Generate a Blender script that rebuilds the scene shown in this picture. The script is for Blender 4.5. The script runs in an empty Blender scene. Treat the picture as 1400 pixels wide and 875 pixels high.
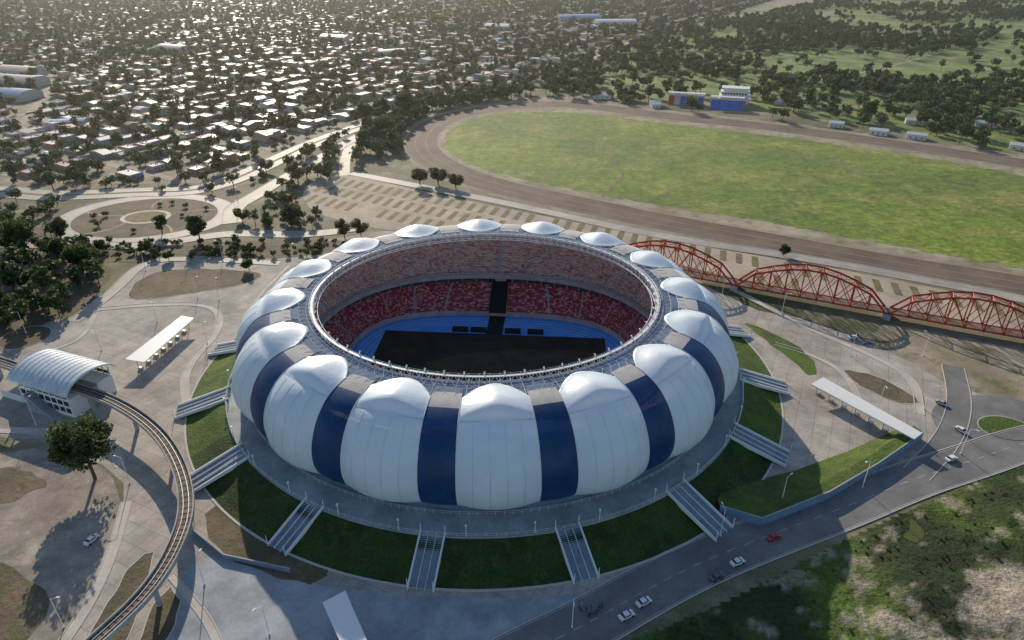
import bpy, math, random
from mathutils import Vector, Matrix, noise
from mathutils.geometry import tessellate_polygon
R=random.Random(7)
S=bpy.context.scene
S.view_settings.view_transform='Standard'; S.view_settings.look='None'; S.view_settings.exposure=0
HAZE=0.00014
# ---------------------------------------------------------------- materials
def M(name,c1,c2=None,scale=.05,rough=.85,metal=0,spec=.3,bump=0,bscale=1.0,c3=None,fine=.25,attr=False,transl=0,joint=0,alpha=1,fscale=1.5,lo=.4,hi=.6,c3lo=.5,c3hi=.66,c3s=3.3,stain=0):
    m=bpy.data.materials.new(name); m.use_nodes=True; nt=m.node_tree; n=nt.nodes; L=nt.links
    b=n['Principled BSDF']; out=n['Material Output']
    geo=n.new('ShaderNodeNewGeometry')
    def noi(sc,det=3,ro=.6):
        t=n.new('ShaderNodeTexNoise'); t.inputs['Scale'].default_value=sc; t.inputs['Detail'].default_value=det; t.inputs['Roughness'].default_value=ro
        L.new(geo.outputs['Position'],t.inputs['Vector']); return t
    def mixc(a,bb,fac,mode='MIX'):
        x=n.new('ShaderNodeMix'); x.data_type='RGBA'; x.blend_type=mode
        for s,v in ((x.inputs[6],a),(x.inputs[7],bb)):
            if isinstance(v,tuple): s.default_value=(*v,1)
            else: L.new(v,s)
        if isinstance(fac,float): x.inputs[0].default_value=fac
        else: L.new(fac,x.inputs[0])
        return x.outputs[2]
    def ramp(src,a,c):
        r=n.new('ShaderNodeMapRange'); r.inputs[1].default_value=a; r.inputs[2].default_value=c; L.new(src,r.inputs[0]); return r.outputs[0]
    if attr:
        at=n.new('ShaderNodeVertexColor'); at.layer_name='Col'; col=at.outputs[0]
    else: col=c1
    if c2:
        col=mixc(col,c2,ramp(noi(scale).outputs[0],lo,hi))
    if c3:
        col=mixc(col,c3,ramp(noi(scale*c3s,5,.7).outputs[0],c3lo,c3hi))
    def scl(col,noisesock,f0,f1,a=.3,c=.7):
        r=n.new('ShaderNodeMapRange'); r.inputs[1].default_value=a; r.inputs[2].default_value=c; r.inputs[3].default_value=f0; r.inputs[4].default_value=f1
        L.new(noisesock,r.inputs[0])
        vm=n.new('ShaderNodeVectorMath'); vm.operation='SCALE'
        if isinstance(col,tuple): vm.inputs[0].default_value=col
        else: L.new(col,vm.inputs[0])
        L.new(r.outputs[0],vm.inputs[3]); return vm.outputs[0]
    if fine>0: col=scl(col,noi(fscale,4,.7).outputs[0],1-fine,1+fine)
    if stain>0: col=scl(col,noi(.11,7,.75).outputs[0],1-stain,1+stain*.4,.38,.6)
    if joint>0:
        br=n.new('ShaderNodeTexBrick'); br.inputs['Scale'].default_value=1/joint; br.inputs['Mortar Size'].default_value=.02
        br.offset=0; br.inputs['Brick Width'].default_value=1; br.inputs['Row Height'].default_value=1
        br.inputs['Color1'].default_value=(1,1,1,1); br.inputs['Color2'].default_value=(.9,.9,.9,1); br.inputs['Mortar'].default_value=(.66,.66,.66,1)
        mp=n.new('ShaderNodeMapping'); mp.inputs['Rotation'].default_value=(0,0,.45); L.new(geo.outputs['Position'],mp.inputs[0]); L.new(mp.outputs[0],br.inputs['Vector'])
        col=mixc(col,br.outputs[0],1.0,'MULTIPLY')
    if isinstance(col,tuple): b.inputs['Base Color'].default_value=(*col,1)
    else: L.new(col,b.inputs['Base Color'])
    b.inputs['Roughness'].default_value=rough; b.inputs['Metallic'].default_value=metal; b.inputs['Specular IOR Level'].default_value=spec
    if bump>0:
        bp=n.new('ShaderNodeBump'); bp.inputs['Strength'].default_value=bump; bp.inputs['Distance'].default_value=1
        L.new(noi(bscale,5,.65).outputs[0],bp.inputs['Height']); L.new(bp.outputs[0],b.inputs['Normal'])
    sh=b.outputs[0]
    if transl>0:
        tr=n.new('ShaderNodeBsdfTranslucent'); 
        if isinstance(col,tuple): tr.inputs[0].default_value=(*col,1)
        else: L.new(col,tr.inputs[0])
        mx=n.new('ShaderNodeMixShader'); mx.inputs[0].default_value=transl; L.new(sh,mx.inputs[1]); L.new(tr.outputs[0],mx.inputs[2]); sh=mx.outputs[0]
    if alpha<1:
        tp=n.new('ShaderNodeBsdfTransparent'); mx=n.new('ShaderNodeMixShader'); mx.inputs[0].default_value=1-alpha
        L.new(sh,mx.inputs[1]); L.new(tp.outputs[0],mx.inputs[2]); sh=mx.outputs[0]
    L.new(sh,out.inputs[0]); return m
m_ground=M('dry_ground',(.18,.155,.09),(.07,.08,.033),.012,c3=(.27,.235,.165),fine=.35,bump=.3,bscale=.4)
m_city=M('city_soil',(.24,.20,.14),(.11,.115,.055),.02,c3=(.33,.29,.22),fine=.3)
m_lawn=M('park_lawn',(.17,.225,.045),(.085,.125,.028),.012,c3=(.28,.28,.11),fine=.3)
m_field=M('infield_grass',(.17,.235,.022),(.115,.175,.02),.010,c3=(.29,.27,.07),fine=.42,bump=.5,bscale=.35,fscale=.3,stain=.38,c3lo=.48,c3hi=.68,c3s=2.2)
m_sand=M('sandy_verge',(.38,.32,.235),(.25,.20,.135),.03,c3=(.15,.16,.06),fine=.25,stain=.2)
m_street=M('street_dirt',(.36,.31,.245),(.28,.24,.19),.03,fine=.2)
m_track=M('track_dirt',(.125,.09,.062),(.175,.13,.092),.03,fine=.2,stain=.15)
m_trackl=M('track_sand_line',(.32,.26,.195),(.24,.19,.14),.05,fine=.2)
m_plaza=M('plaza_concrete',(.48,.425,.365),(.35,.31,.27),.03,c3=(.43,.385,.335),fine=.12,joint=6,rough=.8,spec=.15,stain=.22)
m_path=M('footpath_concrete',(.56,.50,.43),(.46,.41,.35),.1,fine=.1,rough=.8,spec=.15,stain=.1)
m_lot=M('worn_lot',(.33,.285,.235),(.22,.185,.155),.03,c3=(.40,.345,.27),fine=.15,stain=.28)
m_park=M('parking_gravel',(.44,.365,.28),(.34,.28,.215),.05,fine=.15,stain=.15)
m_isl=M('parking_island',(.13,.115,.04),(.19,.155,.07),.2,fine=.3)
m_road=M('road_asphalt',(.215,.21,.20),(.16,.157,.15),.04,fine=.12,rough=.8,spec=.2,stain=.18)
m_road2=M('avenue_concrete',(.42,.375,.32),(.33,.295,.25),.03,fine=.12,rough=.65,spec=.25,stain=.15)
m_mark=M('road_paint',(.5,.49,.46),fine=.3)
m_lamp=M('lamp_lens',(.8,.8,.75),fine=0)
m_kerb=M('kerb_concrete',(.5,.46,.41),fine=.1)
m_dirt=M('bare_dirt',(.17,.125,.08),(.10,.08,.048),.06,c3=(.075,.09,.028),fine=.3,bump=.4,bscale=.6)
m_grass=M('shade_toned_berm_grass',(.040,.075,.010),(.022,.043,.007),.08,c3=(.065,.08,.018),fine=.5,bump=.8,bscale=1.2)  # front berm grass, shade put into a darker base colour
m_grass2=M('verge_and_lit_berm_turf',(.085,.14,.016),(.05,.09,.012),.08,c3=(.12,.14,.03),fine=.4,bump=.6,bscale=1.2)  # verge turf, also the sunlit copy of the berm grass
m_hill=M('riverbank_surface',(1,1,1),attr=True,fine=.5,bump=1,bscale=.7,fscale=.9,stain=.3)
m_hillg=M('riverbank_grass',(.06,.09,.018),(.09,.10,.03),.1,fine=.4)
m_walk=M('walkway_concrete',(.37,.39,.41),(.29,.31,.33),.08,fine=.1,rough=.75,spec=.2,stain=.22)
m_stair=M('stair_concrete',(.28,.33,.38),(.23,.27,.32),.2,fine=.15,rough=.8)
m_white=M('white_paint',(.75,.75,.73),fine=.06,fscale=3,rough=.5)
m_steel=M('galvanised_steel',(.5,.51,.52),fine=0,rough=.4,metal=.6)
m_memb=M('white_membrane',(.84,.93,.98),(.79,.89,.96),.15,fine=.03,rough=.42,transl=.20,spec=.5,alpha=.94,bump=.15,bscale=.25)
m_navy=M('navy_membrane',(.010,.062,.17),(.008,.045,.135),.15,fine=.1,rough=.4,transl=.12,alpha=.97,bump=.1,bscale=.3)
m_greym=M('grey_membrane',(.60,.56,.52),(.50,.47,.45),.15,fine=.05,rough=.75,spec=.1,transl=.15)
m_deckm=M('roof_mesh_panel',(.20,.28,.40),(.15,.22,.34),.2,fine=.1,rough=.7,spec=.1,transl=.2,alpha=.8)
m_seat=M('seat_plastic',(1,1,1),attr=True,fine=.15,rough=.5)
m_conc=M('stand_concrete',(.42,.40,.37),(.33,.31,.30),.2,fine=.1)
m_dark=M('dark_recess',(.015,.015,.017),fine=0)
m_pitch=M('shade_toned_pitch',(.022,.020,.014),(.035,.028,.018),.1,fine=.25,stain=.4)  # uncovered grass pitch, near-black colour stands in for the bowl's shade
m_blue=M('blue_track_surface',(.07,.29,.76),(.06,.25,.66),.2,fine=.1)
m_bluew=M('blue_grey_wall',(.16,.24,.33),(.13,.20,.28),.2,fine=.1)
m_red=M('red_bridge_paint',(.52,.05,.025),(.38,.04,.022),.2,fine=.2,rough=.5)
m_rust=M('rail_deck',(.20,.15,.105),(.13,.10,.075),.2,fine=.25)
m_bark=M('bark',(.11,.085,.06),fine=0)
m_leaf=M('leaves',(1,1,1),attr=True,fine=0,rough=.6,transl=.3)
m_leaf2=M('distant_leaves',(1,1,1),attr=True,fine=0,rough=.7,transl=.25)
m_house=M('house_surfaces',(1,1,1),attr=True,fine=.15,fscale=.5,rough=.5)
m_glass=M('dark_glass',(.02,.025,.03),fine=0,rough=.1,spec=.6)
m_tyre=M('tyre_rubber',(.02,.02,.02),fine=0)
# ---------------------------------------------------------------- helpers
def obj(name,me,parent=None,loc=None,rz=None):
    o=bpy.data.objects.new(name,me); S.collection.objects.link(o)
    if parent: o.parent=parent
    if loc: o.location=loc
    if rz is not None: o.rotation_euler[2]=rz
    return o
def mesh(name,v,f,mats,fm=None,smooth=False,fc=None,vc=None):
    me=bpy.data.meshes.new(name); me.from_pydata(v,[],f)
    for m in (mats if isinstance(mats,list) else [mats]): me.materials.append(m)
    if fm: me.polygons.foreach_set('material_index',fm)
    if smooth: me.polygons.foreach_set('use_smooth',[True]*len(f))
    if fc:
        ca=me.color_attributes.new('Col','FLOAT_COLOR','CORNER'); d=[]
        for p,c in zip(me.polygons,fc): d+= [c[0],c[1],c[2],1.0]*p.loop_total
        ca.data.foreach_set('color',d)
    if vc:
        ca=me.color_attributes.new('Col','FLOAT_COLOR','POINT'); d=[]
        for c in vc: d+=[c[0],c[1],c[2],1.0]
        ca.data.foreach_set('color',d)
    me.update(); return me
def E(name,loc=(0,0,0),rz=0):
    o=bpy.data.objects.new(name,None); S.collection.objects.link(o); o.location=loc; o.rotation_euler[2]=rz; o.empty_display_size=.5; return o
class B:
    def __init__(s): s.v=[];s.f=[];s.m=[];s.c=[]
    def quad(s,a,b,c,d,m=0,col=(1,1,1)):
        k=len(s.v); s.v+=[tuple(a),tuple(b),tuple(c),tuple(d)]; s.f.append((k,k+1,k+2,k+3)); s.m.append(m); s.c.append(col)
    def poly(s,pts,m=0,col=(1,1,1)):
        k=len(s.v); s.v+=[tuple(p) for p in pts]; s.f.append(tuple(range(k,k+len(pts)))); s.m.append(m); s.c.append(col)
    def box(s,x0,x1,y0,y1,z0,z1,m=0,col=(1,1,1),T=None):
        P=[Vector((x,y,z)) for z in (z0,z1) for y in (y0,y1) for x in (x0,x1)]
        if T: P=[T@p for p in P]
        k=len(s.v); s.v+=[tuple(p) for p in P]
        for q in ((0,2,3,1),(4,5,7,6),(0,1,5,4),(2,6,7,3),(0,4,6,2),(1,3,7,5)):
            s.f.append(tuple(k+i for i in q)); s.m.append(m); s.c.append(col)
    def tube(s,a,b,r,r2=None,n=5,m=0,col=(1,1,1)):
        a=Vector(a);b=Vector(b); d=b-a
        if d.length<1e-6: return
        q=d.to_track_quat('Z','Y'); r2=r if r2 is None else r2; k=len(s.v)
        for p,rr in ((a,r),(b,r2)):
            for i in range(n):
                t=2*math.pi*i/n; s.v.append(tuple(p+q@Vector((rr*math.cos(t),rr*math.sin(t),0))))
        for i in range(n):
            j=(i+1)%n; s.f.append((k+i,k+j,k+n+j,k+n+i)); s.m.append(m); s.c.append(col)
        s.f.append(tuple(k+n+i for i in range(n))); s.m.append(m); s.c.append(col)
    def mesh(s,name,mats,smooth=False,attr=False): return mesh(name,s.v,s.f,mats,s.m,smooth,s.c if attr else None)
def chaikin(p,n,closed=True):
    for _ in range(n):
        q=[]
        N=len(p)
        if closed:
            for i in range(N):
                a=p[i];b=p[(i+1)%N]; q+=[(a[0]*.75+b[0]*.25,a[1]*.75+b[1]*.25),(a[0]*.25+b[0]*.75,a[1]*.25+b[1]*.75)]
        else:
            q=[p[0]]
            for i in range(N-1):
                a=p[i];b=p[i+1]; q+=[(a[0]*.75+b[0]*.25,a[1]*.75+b[1]*.25),(a[0]*.25+b[0]*.75,a[1]*.25+b[1]*.75)]
            q.append(p[-1])
        p=q
    return p
def P(s): return [tuple(float(a) for a in w.split(',')) for w in s.split()]
def jitter(p,amp,sc=.1):
    return [(x+amp*noise.noise(Vector((x*sc,y*sc,1))),y+amp*noise.noise(Vector((x*sc,y*sc,7)))) for x,y in p]
def dens(p,step,closed=True):
    q=[];N=len(p)
    for i in range(N if closed else N-1):
        a=p[i];b=p[(i+1)%N];L=math.hypot(b[0]-a[0],b[1]-a[1]);k=max(1,int(L/step))
        for j in range(k): q.append((a[0]+(b[0]-a[0])*j/k,a[1]+(b[1]-a[1])*j/k))
    if not closed: q.append(p[-1])
    return q
def sheet(name,pts,z,mat,sm=2,jit=0,kerb=False):
    p=chaikin(pts,sm) if sm else pts
    if jit: p=jitter(dens(p,2.0),jit,.15)
    vs=[Vector((x,y,z)) for x,y in p]
    tr=tessellate_polygon([vs])
    o=obj(name,mesh(name,[tuple(v) for v in vs],[tuple(t) for t in tr],mat))
    if kerb: kerbline(p+[p[0]],o)
    return o
def kerbline(p,parent,w=.3,h=.14,mat=None,hb=0):
    b=B()
    L,Rr=offs(p,w)
    for i in range(len(p)-1):
        b.quad((*L[i],h),(*Rr[i],h),(*Rr[i+1],h),(*L[i+1],h)); b.quad((*L[i],hb),(*L[i],h),(*L[i+1],h),(*L[i+1],hb)); b.quad((*Rr[i],hb),(*Rr[i],h),(*Rr[i+1],h),(*Rr[i+1],hb))
    return obj('kerb',b.mesh('kerb',mat or m_kerb),parent)
def offs(p,w,side=0):
    L=[];Rr=[]
    for i in range(len(p)):
        a=p[max(0,i-1)];b=p[min(len(p)-1,i+1)]; dx=b[0]-a[0];dy=b[1]-a[1];l=math.hypot(dx,dy) or 1
        nx,ny=-dy/l,dx/l
        L.append((p[i][0]+nx*(side+w/2),p[i][1]+ny*(side+w/2))); Rr.append((p[i][0]+nx*(side-w/2),p[i][1]+ny*(side-w/2)))
    return L,Rr
def road(name,pts,w,z,mat,marks=True,kerb=True,median=0,side=0):
    p=dens(chaikin(pts,3,False),4,False)
    L,Rr=offs(p,w,side); b=B()
    for i in range(len(p)-1): b.quad((*Rr[i],z),(*Rr[i+1],z),(*L[i+1],z),(*L[i],z))
    o=obj(name,b.mesh(name,mat))
    if kerb:
        kerbline(L,o,h=z+.12); kerbline(Rr,o,h=z+.12)
    if marks:
        b=B()
        l2,r2=offs(p,.16)
        for i in range(0,len(p)-1,2): b.quad((*r2[i],z+.012),(*r2[i+1],z+.012),(*l2[i+1],z+.012),(*l2[i],z+.012))
        for sd in (w/2-.6,-w/2+.6):
            l2,r2=offs(p,.14,sd)
            for i in range(len(p)-1): b.quad((*r2[i],z+.012),(*r2[i+1],z+.012),(*l2[i+1],z+.012),(*l2[i],z+.012))
        obj('lane_markings',b.mesh('lane_markings',m_mark),o)
    if median:
        b=B(); l2,r2=offs(p,median)
        for i in range(len(p)-1):
            b.quad((*r2[i],z+.1),(*r2[i+1],z+.1),(*l2[i+1],z+.1),(*l2[i],z+.1))
        obj('median',b.mesh('median',m_isl),o)
    return o
def inside(x,y,p):
    c=False;j=len(p)-1
    for i in range(len(p)):
        if (p[i][1]>y)!=(p[j][1]>y) and x<(p[j][0]-p[i][0])*(y-p[i][1])/(p[j][1]-p[i][1])+p[i][0]: c=not c
        j=i
    return c
def dseg(x,y,p):
    m=1e9
    for i in range(len(p)-1):
        ax,ay=p[i];bx,by=p[i+1];dx=bx-ax;dy=by-ay;t=max(0,min(1,((x-ax)*dx+(y-ay)*dy)/(dx*dx+dy*dy+1e-9)))
        m=min(m,math.hypot(x-ax-t*dx,y-ay-t*dy))
    return m
def sst(a,b_,x): x=max(0,min(1,(x-a)/(b_-a))); return x*x*(3-2*x)
# ---------------------------------------------------------------- ground plan (metres)
PARK=P('52,842 137,964 248,1384 561,1913 1369,2300 2600,2300 2000,700 700,400 520,472 412,544 369,595 286,680 229,731 126,757')
SAND=P('-95,571 -99,613 -96,650 -80,690 -39,742 33,785 95,761 149,713 245,665 324,608 412,544 512,464 560,330 400,200 306,244 244,289 203,311 141,348 86,377 46,404 0,434 -31,460 -59,491 -84,531')
FIELD=P('-58,571 -59,613 -50,656 -29,687 15,707 73,696 138,656 227,608 301,560 376,489 440,419 470,330 400,262 336,276 269,327 208,361 157,395 95,424 50,451 0,484 -25,508 -47,538')
TRACK=P('498,448 395,519 314,588 238,641 144,687 91,728 31,746 -37,710 -70,665 -80,616 -77,571 -63,527 -32,484 0,455 48,424 90,395 147,363 211,326 256,306 324,262 420,215')
PARKING=P('-146,452 -140,493 -119,493 -71,459 -9,421 44,391 103,358 156,333 202,308 240,283 270,262 225,259 172,283 112,315 72,343 0,386 -60,377 -88,386 -125,409')
PLAZA=P('-195,276 -202,324 -190,348 -124,358 -62,386 75,363 106,283 139,269 172,222 192,210 215,200 177,186 129,168 100,155 54,139 29,125 0,108 -16,60 -120,60 -107,114 -117,152 -125,168 -161,186 -177,186 -214,203 -215,244 -211,269')
LOT=P('-172,178 -159,182 -131,171 -117,152 -110,130 -108,112 -106,60 -200,60 -280,186')
ISL=P('-187,290 -190,322 -165,327 -126,322 -132,308 -148,301 -169,292')
BAND=P('-249,360 -109,366 -83,361 -107,341 -157,337 -225,331')
WOODS=P('-316,399 -282,386 -244,358 -206,324 -199,276 -211,269 -218,250 -266,232 -407,399')
HILL=P('27,107 57,120 91,138 124,154 169,174 268,203 400,220 400,40 0,40')
A1=P('-900,520 -461,464 -353,455 -316,443 -283,446 -251,452 -221,452 -203,472 -190,511 -169,583 -137,650 -104,707 -49,789 18,892 106,1048 182,1208 350,1472 615,1790')
A2=P('-170,392 -180,419 -174,440 -167,475 -151,538 -139,590 -130,627')
A3=P('-520,357 -372,358 -290,359 -244,358 -206,356 -186,367 -164,377 -120,372 -88,386')
A4=P('-119,495 -72,468 0,427 85,371 159,340 205,315 246,291 311,248')
A5=P('-123,489 -134,544 -136,583')
R1=P('-70,60 -23,88 0,103 19,113 35,123 53,133 76,143 100,153 128,166 153,175 175,184 241,203 330,215')
DST=P('-460,650 -523,789 -571,892 -668,964')
STC=(-9.9,230.0)
g=4000
sheet('ground',[(-g,-300),(g,-300),(g,6000),(-g,6000)],0,m_ground,0)
sheet('city_ground',P('-2500,470 -221,470 -190,540 -137,670 -49,800 106,1058 350,1480 900,2100 1100,3200 -2500,3200'),.02,m_city,0)
sheet('park_lawn',PARK,.03,m_lawn,1)
sheet('racetrack_verge',SAND,.04,m_sand,2,2)
road('racetrack',TRACK,27,.06,m_track,False,False)
for sd,w_ in ((14.5,2.0),(-14.5,2.6),(4,.6),(-5,.5)): road('racetrack_edge',TRACK,w_,.075,m_trackl,False,False,0,sd)
sheet('racetrack_infield',FIELD,.09,m_field,2,3.5)
for l_ in ('10,470 80,520 160,560 260,560 330,520','-40,600 40,620 140,600 330,470','60,440 90,500 60,600 10,680'):
    road('infield_path',P(l_),1.8,.105,m_isl,False,False)
fb=B()
for sd in (13.2,-13.2):
    pf=offs(dens(chaikin(TRACK,3,False),6,False),.1,sd)[0]
    for a,c in zip(pf,pf[1:]):
        fb.tube((*a,0),(*a,1.2),.07,n=4); fb.tube((*a,1.15),(*c,1.15),.07,n=4)
obj('racetrack_rail_fence',fb.mesh('rail',m_white))
sheet('plaza_pavement',PLAZA,.04,m_plaza,1)
sheet('parking_lot',PARKING,.06,m_park,1)
sheet('worn_lot_pavement',LOT,.06,m_lot,1)
sheet('dirt_island',ISL,.08,m_dirt,2,1,True)
sheet('planted_band',BAND,.08,m_dirt,2,2)
sheet('wooded_dirt',WOODS,.05,m_dirt,1,3)
def disc(name,cx,cy,rx,ry,z,mat,kerb=True,jit=0):
    return sheet(name,[(cx+rx*math.cos(t*math.pi/24),cy+ry*math.sin(t*math.pi/24)) for t in range(48)],z,mat,0,jit,kerb)
disc('roundabout_road',-228,403,54,44,.10,m_road2)
disc('roundabout_island',-228,403,43,35,.12,m_dirt)
disc('roundabout_path',-228,403,15,12,.135,m_road2,False)
disc('roundabout_inner_island',-228,403,12.5,10,.15,m_isl,False)
for an in range(5):
    t=an*1.2566+.4; road('roundabout_path',[(-228+14*math.cos(t),403+11*math.sin(t)),(-228+28*math.cos(t+.15),403+23*math.sin(t+.15)),(-228+42*math.cos(t),403+34*math.sin(t))],1.6,.14,m_sand,False,False)
disc('small_island',-211,255,10,10,.08,m_dirt)
disc('roundabout_road',176,192,26,20,.10,m_road,False)
disc('roundabout_island',174,192,9,7,.12,m_grass2)
sheet('verge_dirt',P('-104,100 -105,117 -104,135 -100,136 -96,118 -94,100'),.08,m_dirt,1,1,True)
sheet('verge_grass',P('-91,98 -93,127 -84,118 -86,98'),.08,m_dirt,1,1,True)
sheet('verge_dirt',P('-145,135 -129,126 -121,122 -117,112 -125,100 -150,100'),.08,m_dirt,1,1)
sheet('verge_dirt',P('-170,172 -150,168 -146,160 -168,150 -185,160'),.08,m_dirt,1,2)
sheet('verge_grass',P('103,270 113,261 125,241 119,221 114,238 108,256'),.08,m_grass2,1,1)
sheet('verge_dirt',P('132,231 144,225 152,212 151,206 142,207 132,222'),.08,m_dirt,1,1,True)
sheet('bare_dirt',P('159,270 189,259 215,245 260,222 189,205 173,214 161,235'),.06,m_sand,2,3)
sheet('verge_grass',P('-95,155 -85,137 -66,128 -50,124 -50,140 -75,150'),.08,m_dirt,1,1)
sheet('lower_plaza',P('-90,130 -84,136 -66,129 -40,122 20,120 55,136 50,140 29,127 0,110 -16,60 -90,60'),.06,m_walk,1)
for l_,w_ in (('-118,156 -111,132 -109,112 -112,92 -118,75',3),('-128,172 -140,188 -190,192 -220,186',3),('-120,205 -132,230 -128,262 -140,286 -170,286 -196,280',3),('-118,250 -124,290 -118,330',2.5),('110,300 132,262 150,240 158,222 148,200',3),('112,250 126,240 133,226 129,205',2.2),('-200,240 -185,252 -192,276',2.5),('-92,128 -70,108 -60,80',2.0)):
    road('footpath',P(l_),w_,.075,m_path,False,True)
road('avenue',A1,20,.14,m_road2,True,True,2.5)
road('avenue',A2,12,.16,m_road2)
road('avenue',A3,10,.15,m_road2)
road('service_road',A4,9,.12,m_road2,False)
road('service_road',A5,8,.13,m_road2,False)
road('service_road',P('-198,269 -195,302 -198,331 -183,341 -124,333'),6,.13,m_road2,False)
road('riverside_road',R1,15,.14,m_road)
road('service_road',P('178,232 167,207 151,186 130,168'),8,.12,m_road,False)
road('dirt_street',DST,8,.10,m_sand,False,False)
for l_ in ('300,700 420,760 560,900','420,640 600,700 900,820','250,820 420,900 640,1100','500,560 700,560 1000,640'): road('park_path',P(l_),5,.07,m_sand,False,False)
# riverbank relief
st=1.5; idx={}
HE=[(27,107),(57,120),(91,138),(124,154),(169,174),(268,203)]
def hz(x,y):
    d=min(1,dseg(x,y,HE)/14)
    return .08+d*(1.8*(noise.fractal(Vector((x*.045,y*.045,3)),1,2,5)+.75)+.5*noise.noise(Vector((x*.3,y*.3,0))))
def hcol(x,y):
    n1=noise.fractal(Vector((x*.04,y*.04,11)),.9,2,6); n2=noise.fractal(Vector((x*.13,y*.13,4)),.8,2,5)
    e=1-math.hypot((x-132)/40,(y-110)/23)
    s=sst(-.12,.10,e*.6+n1*.35+n2*.35-.14)
    s2=sst(.34,.46,n2+n1*.3)*.6
    s=max(s,s2)
    gr=sst(-.3,.4,n1); a=(.03,.045,.011); b_=(.085,.13,.018)
    gcol=[a[i]+(b_[i]-a[i])*gr for i in range(3)]; sc=(.38,.32,.24)
    return tuple(gcol[i]+(sc[i]-gcol[i])*s for i in range(3))
vs=[];fs=[];vc=[]
for i in range(0,170):
    for j in range(0,120):
        x=0+i*st;y=40+j*st
        if inside(x+.7,y+.7,HILL):
            q=[]
            for a,c in ((0,0),(1,0),(1,1),(0,1)):
                k=(i+a,j+c)
                if k not in idx:
                    X,Y=k[0]*st,40+k[1]*st; idx[k]=len(vs); vs.append((X,Y,hz(X,Y))); vc.append(hcol(X,Y))
                q.append(idx[k])
            fs.append(tuple(q))
obj('riverbank_terrain',mesh('riverbank_terrain',vs,fs,m_hill,smooth=True,vc=vc))
sheet('riverbank_verge',HILL,.07,m_hillg,0)
# parking islands
b=B(); ax=Vector((.875,-.485));pe=Vector((.485,.875))
base=Vector((-119,486))
PK=chaikin(PARKING,1)
for i in range(0,60):
    for r in range(-9,2):
        c=base+ax*(i*8.5+ (r%2)*2)+pe*(r*19)
        L0=c+pe*1+ax*1.5; L1=c+pe*14.5-ax*1.5
        if inside(L0.x,L0.y,PK) and inside(L1.x,L1.y,PK) and R.random()<.93:
            w=ax*1.7
            b.quad((*(L0-w),.16),(*(L0+w),.16),(*(L1+w),.16),(*(L1-w),.16))
            b.quad((*(L0-w),.05),(*(L0+w),.05),(*(L0+w),.16),(*(L0-w),.16))
obj('parking_islands',b.mesh('pi',m_isl))
# ---------------------------------------------------------------- stadium
ST=E('football_stadium',(STC[0],STC[1],0))
RA,RB=64.0,58.0
PR=[(0,34),(6,34.3),(13,34.0),(19.3,31.8),(24.2,27.0),(27.2,20.8),(28.0,14.8),(26.8,9.6),(24.6,6.6)]
def prof(t):
    u=max(0,min(.99999,t))*8; i=int(u); w=u-i
    p0=PR[max(0,i-1)];p1=PR[i];p2=PR[i+1];p3=PR[min(8,i+2)]
    def cr(a,b_,c,d): return .5*((2*b_)+(-a+c)*w+(2*a-5*b_+4*c-d)*w*w+(-a+3*b_-3*c+d)*w**3)
    return cr(p0[0],p1[0],p2[0],p3[0]),cr(p0[1],p1[1],p2[1],p3[1])
def ell(al,a,b_,z): t=math.radians(al); return Vector((a*math.sin(t),-b_*math.cos(t),z))
def SP(al,t,bulge=0):
    d,z=prof(t); d2,z2=prof(t+.01); dd,dz=d2-d,z2-z; l=math.hypot(dd,dz) or 1
    nd,nz=-dz/l,dd/l
    if nz<0 and t<.5: nd,nz=-nd,-nz
    tt=math.radians(al); n=Vector((math.sin(tt)/RA,-math.cos(tt)/RB,0)).normalized()
    p=Vector((RA*math.sin(tt),-RB*math.cos(tt),0))+n*(d+(nd)*bulge)
    p.z=z+nz*bulge; return p
TC=.36
def Aw(t):
    if t<=TC: return .35+2.3*sst(.07,.28,t)-1.95*sst(.29,TC,t)
    return .7+2.1*math.sin(math.pi*min(1,(t-TC)/(1.02-TC)))**.6-.7*sst(.75,1,t)
HW=3.55; T0=.07
wb=B()
def lobe(bb,a0,a1,ns,nt,t0,amp,ex,matf,cap):
    k=len(bb.v); rows=[]
    ts=[t0+(1-t0)*j/nt for j in range(nt+1)]
    for j,t in enumerate(([t0]+ts) if cap else ts):
        for i in range(ns+1):
            s=i/ns; q=abs(2*s-1); e=ex if t>TC else 1.35+.65*sst(.25,TC,t)
            h=(1-q**e)
            tt=t
            if cap and t<TC: tt=t+ (.13*(q**2))*(1-(t-T0)/(TC-T0))
            A=0 if (cap and j==0) else amp(t)*h
            bb.v.append(tuple(SP(a0+(a1-a0)*s,tt,A)))
        rows.append(t)
    for j in range(len(rows)-1):
        for i in range(ns):
            a=k+j*(ns+1)+i; bb.f.append((a,a+1,a+ns+2,a+ns+1)); bb.m.append(matf(rows[j+1])); bb.c.append((1,1,1))
ribs=B(); seam=B()
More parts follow.
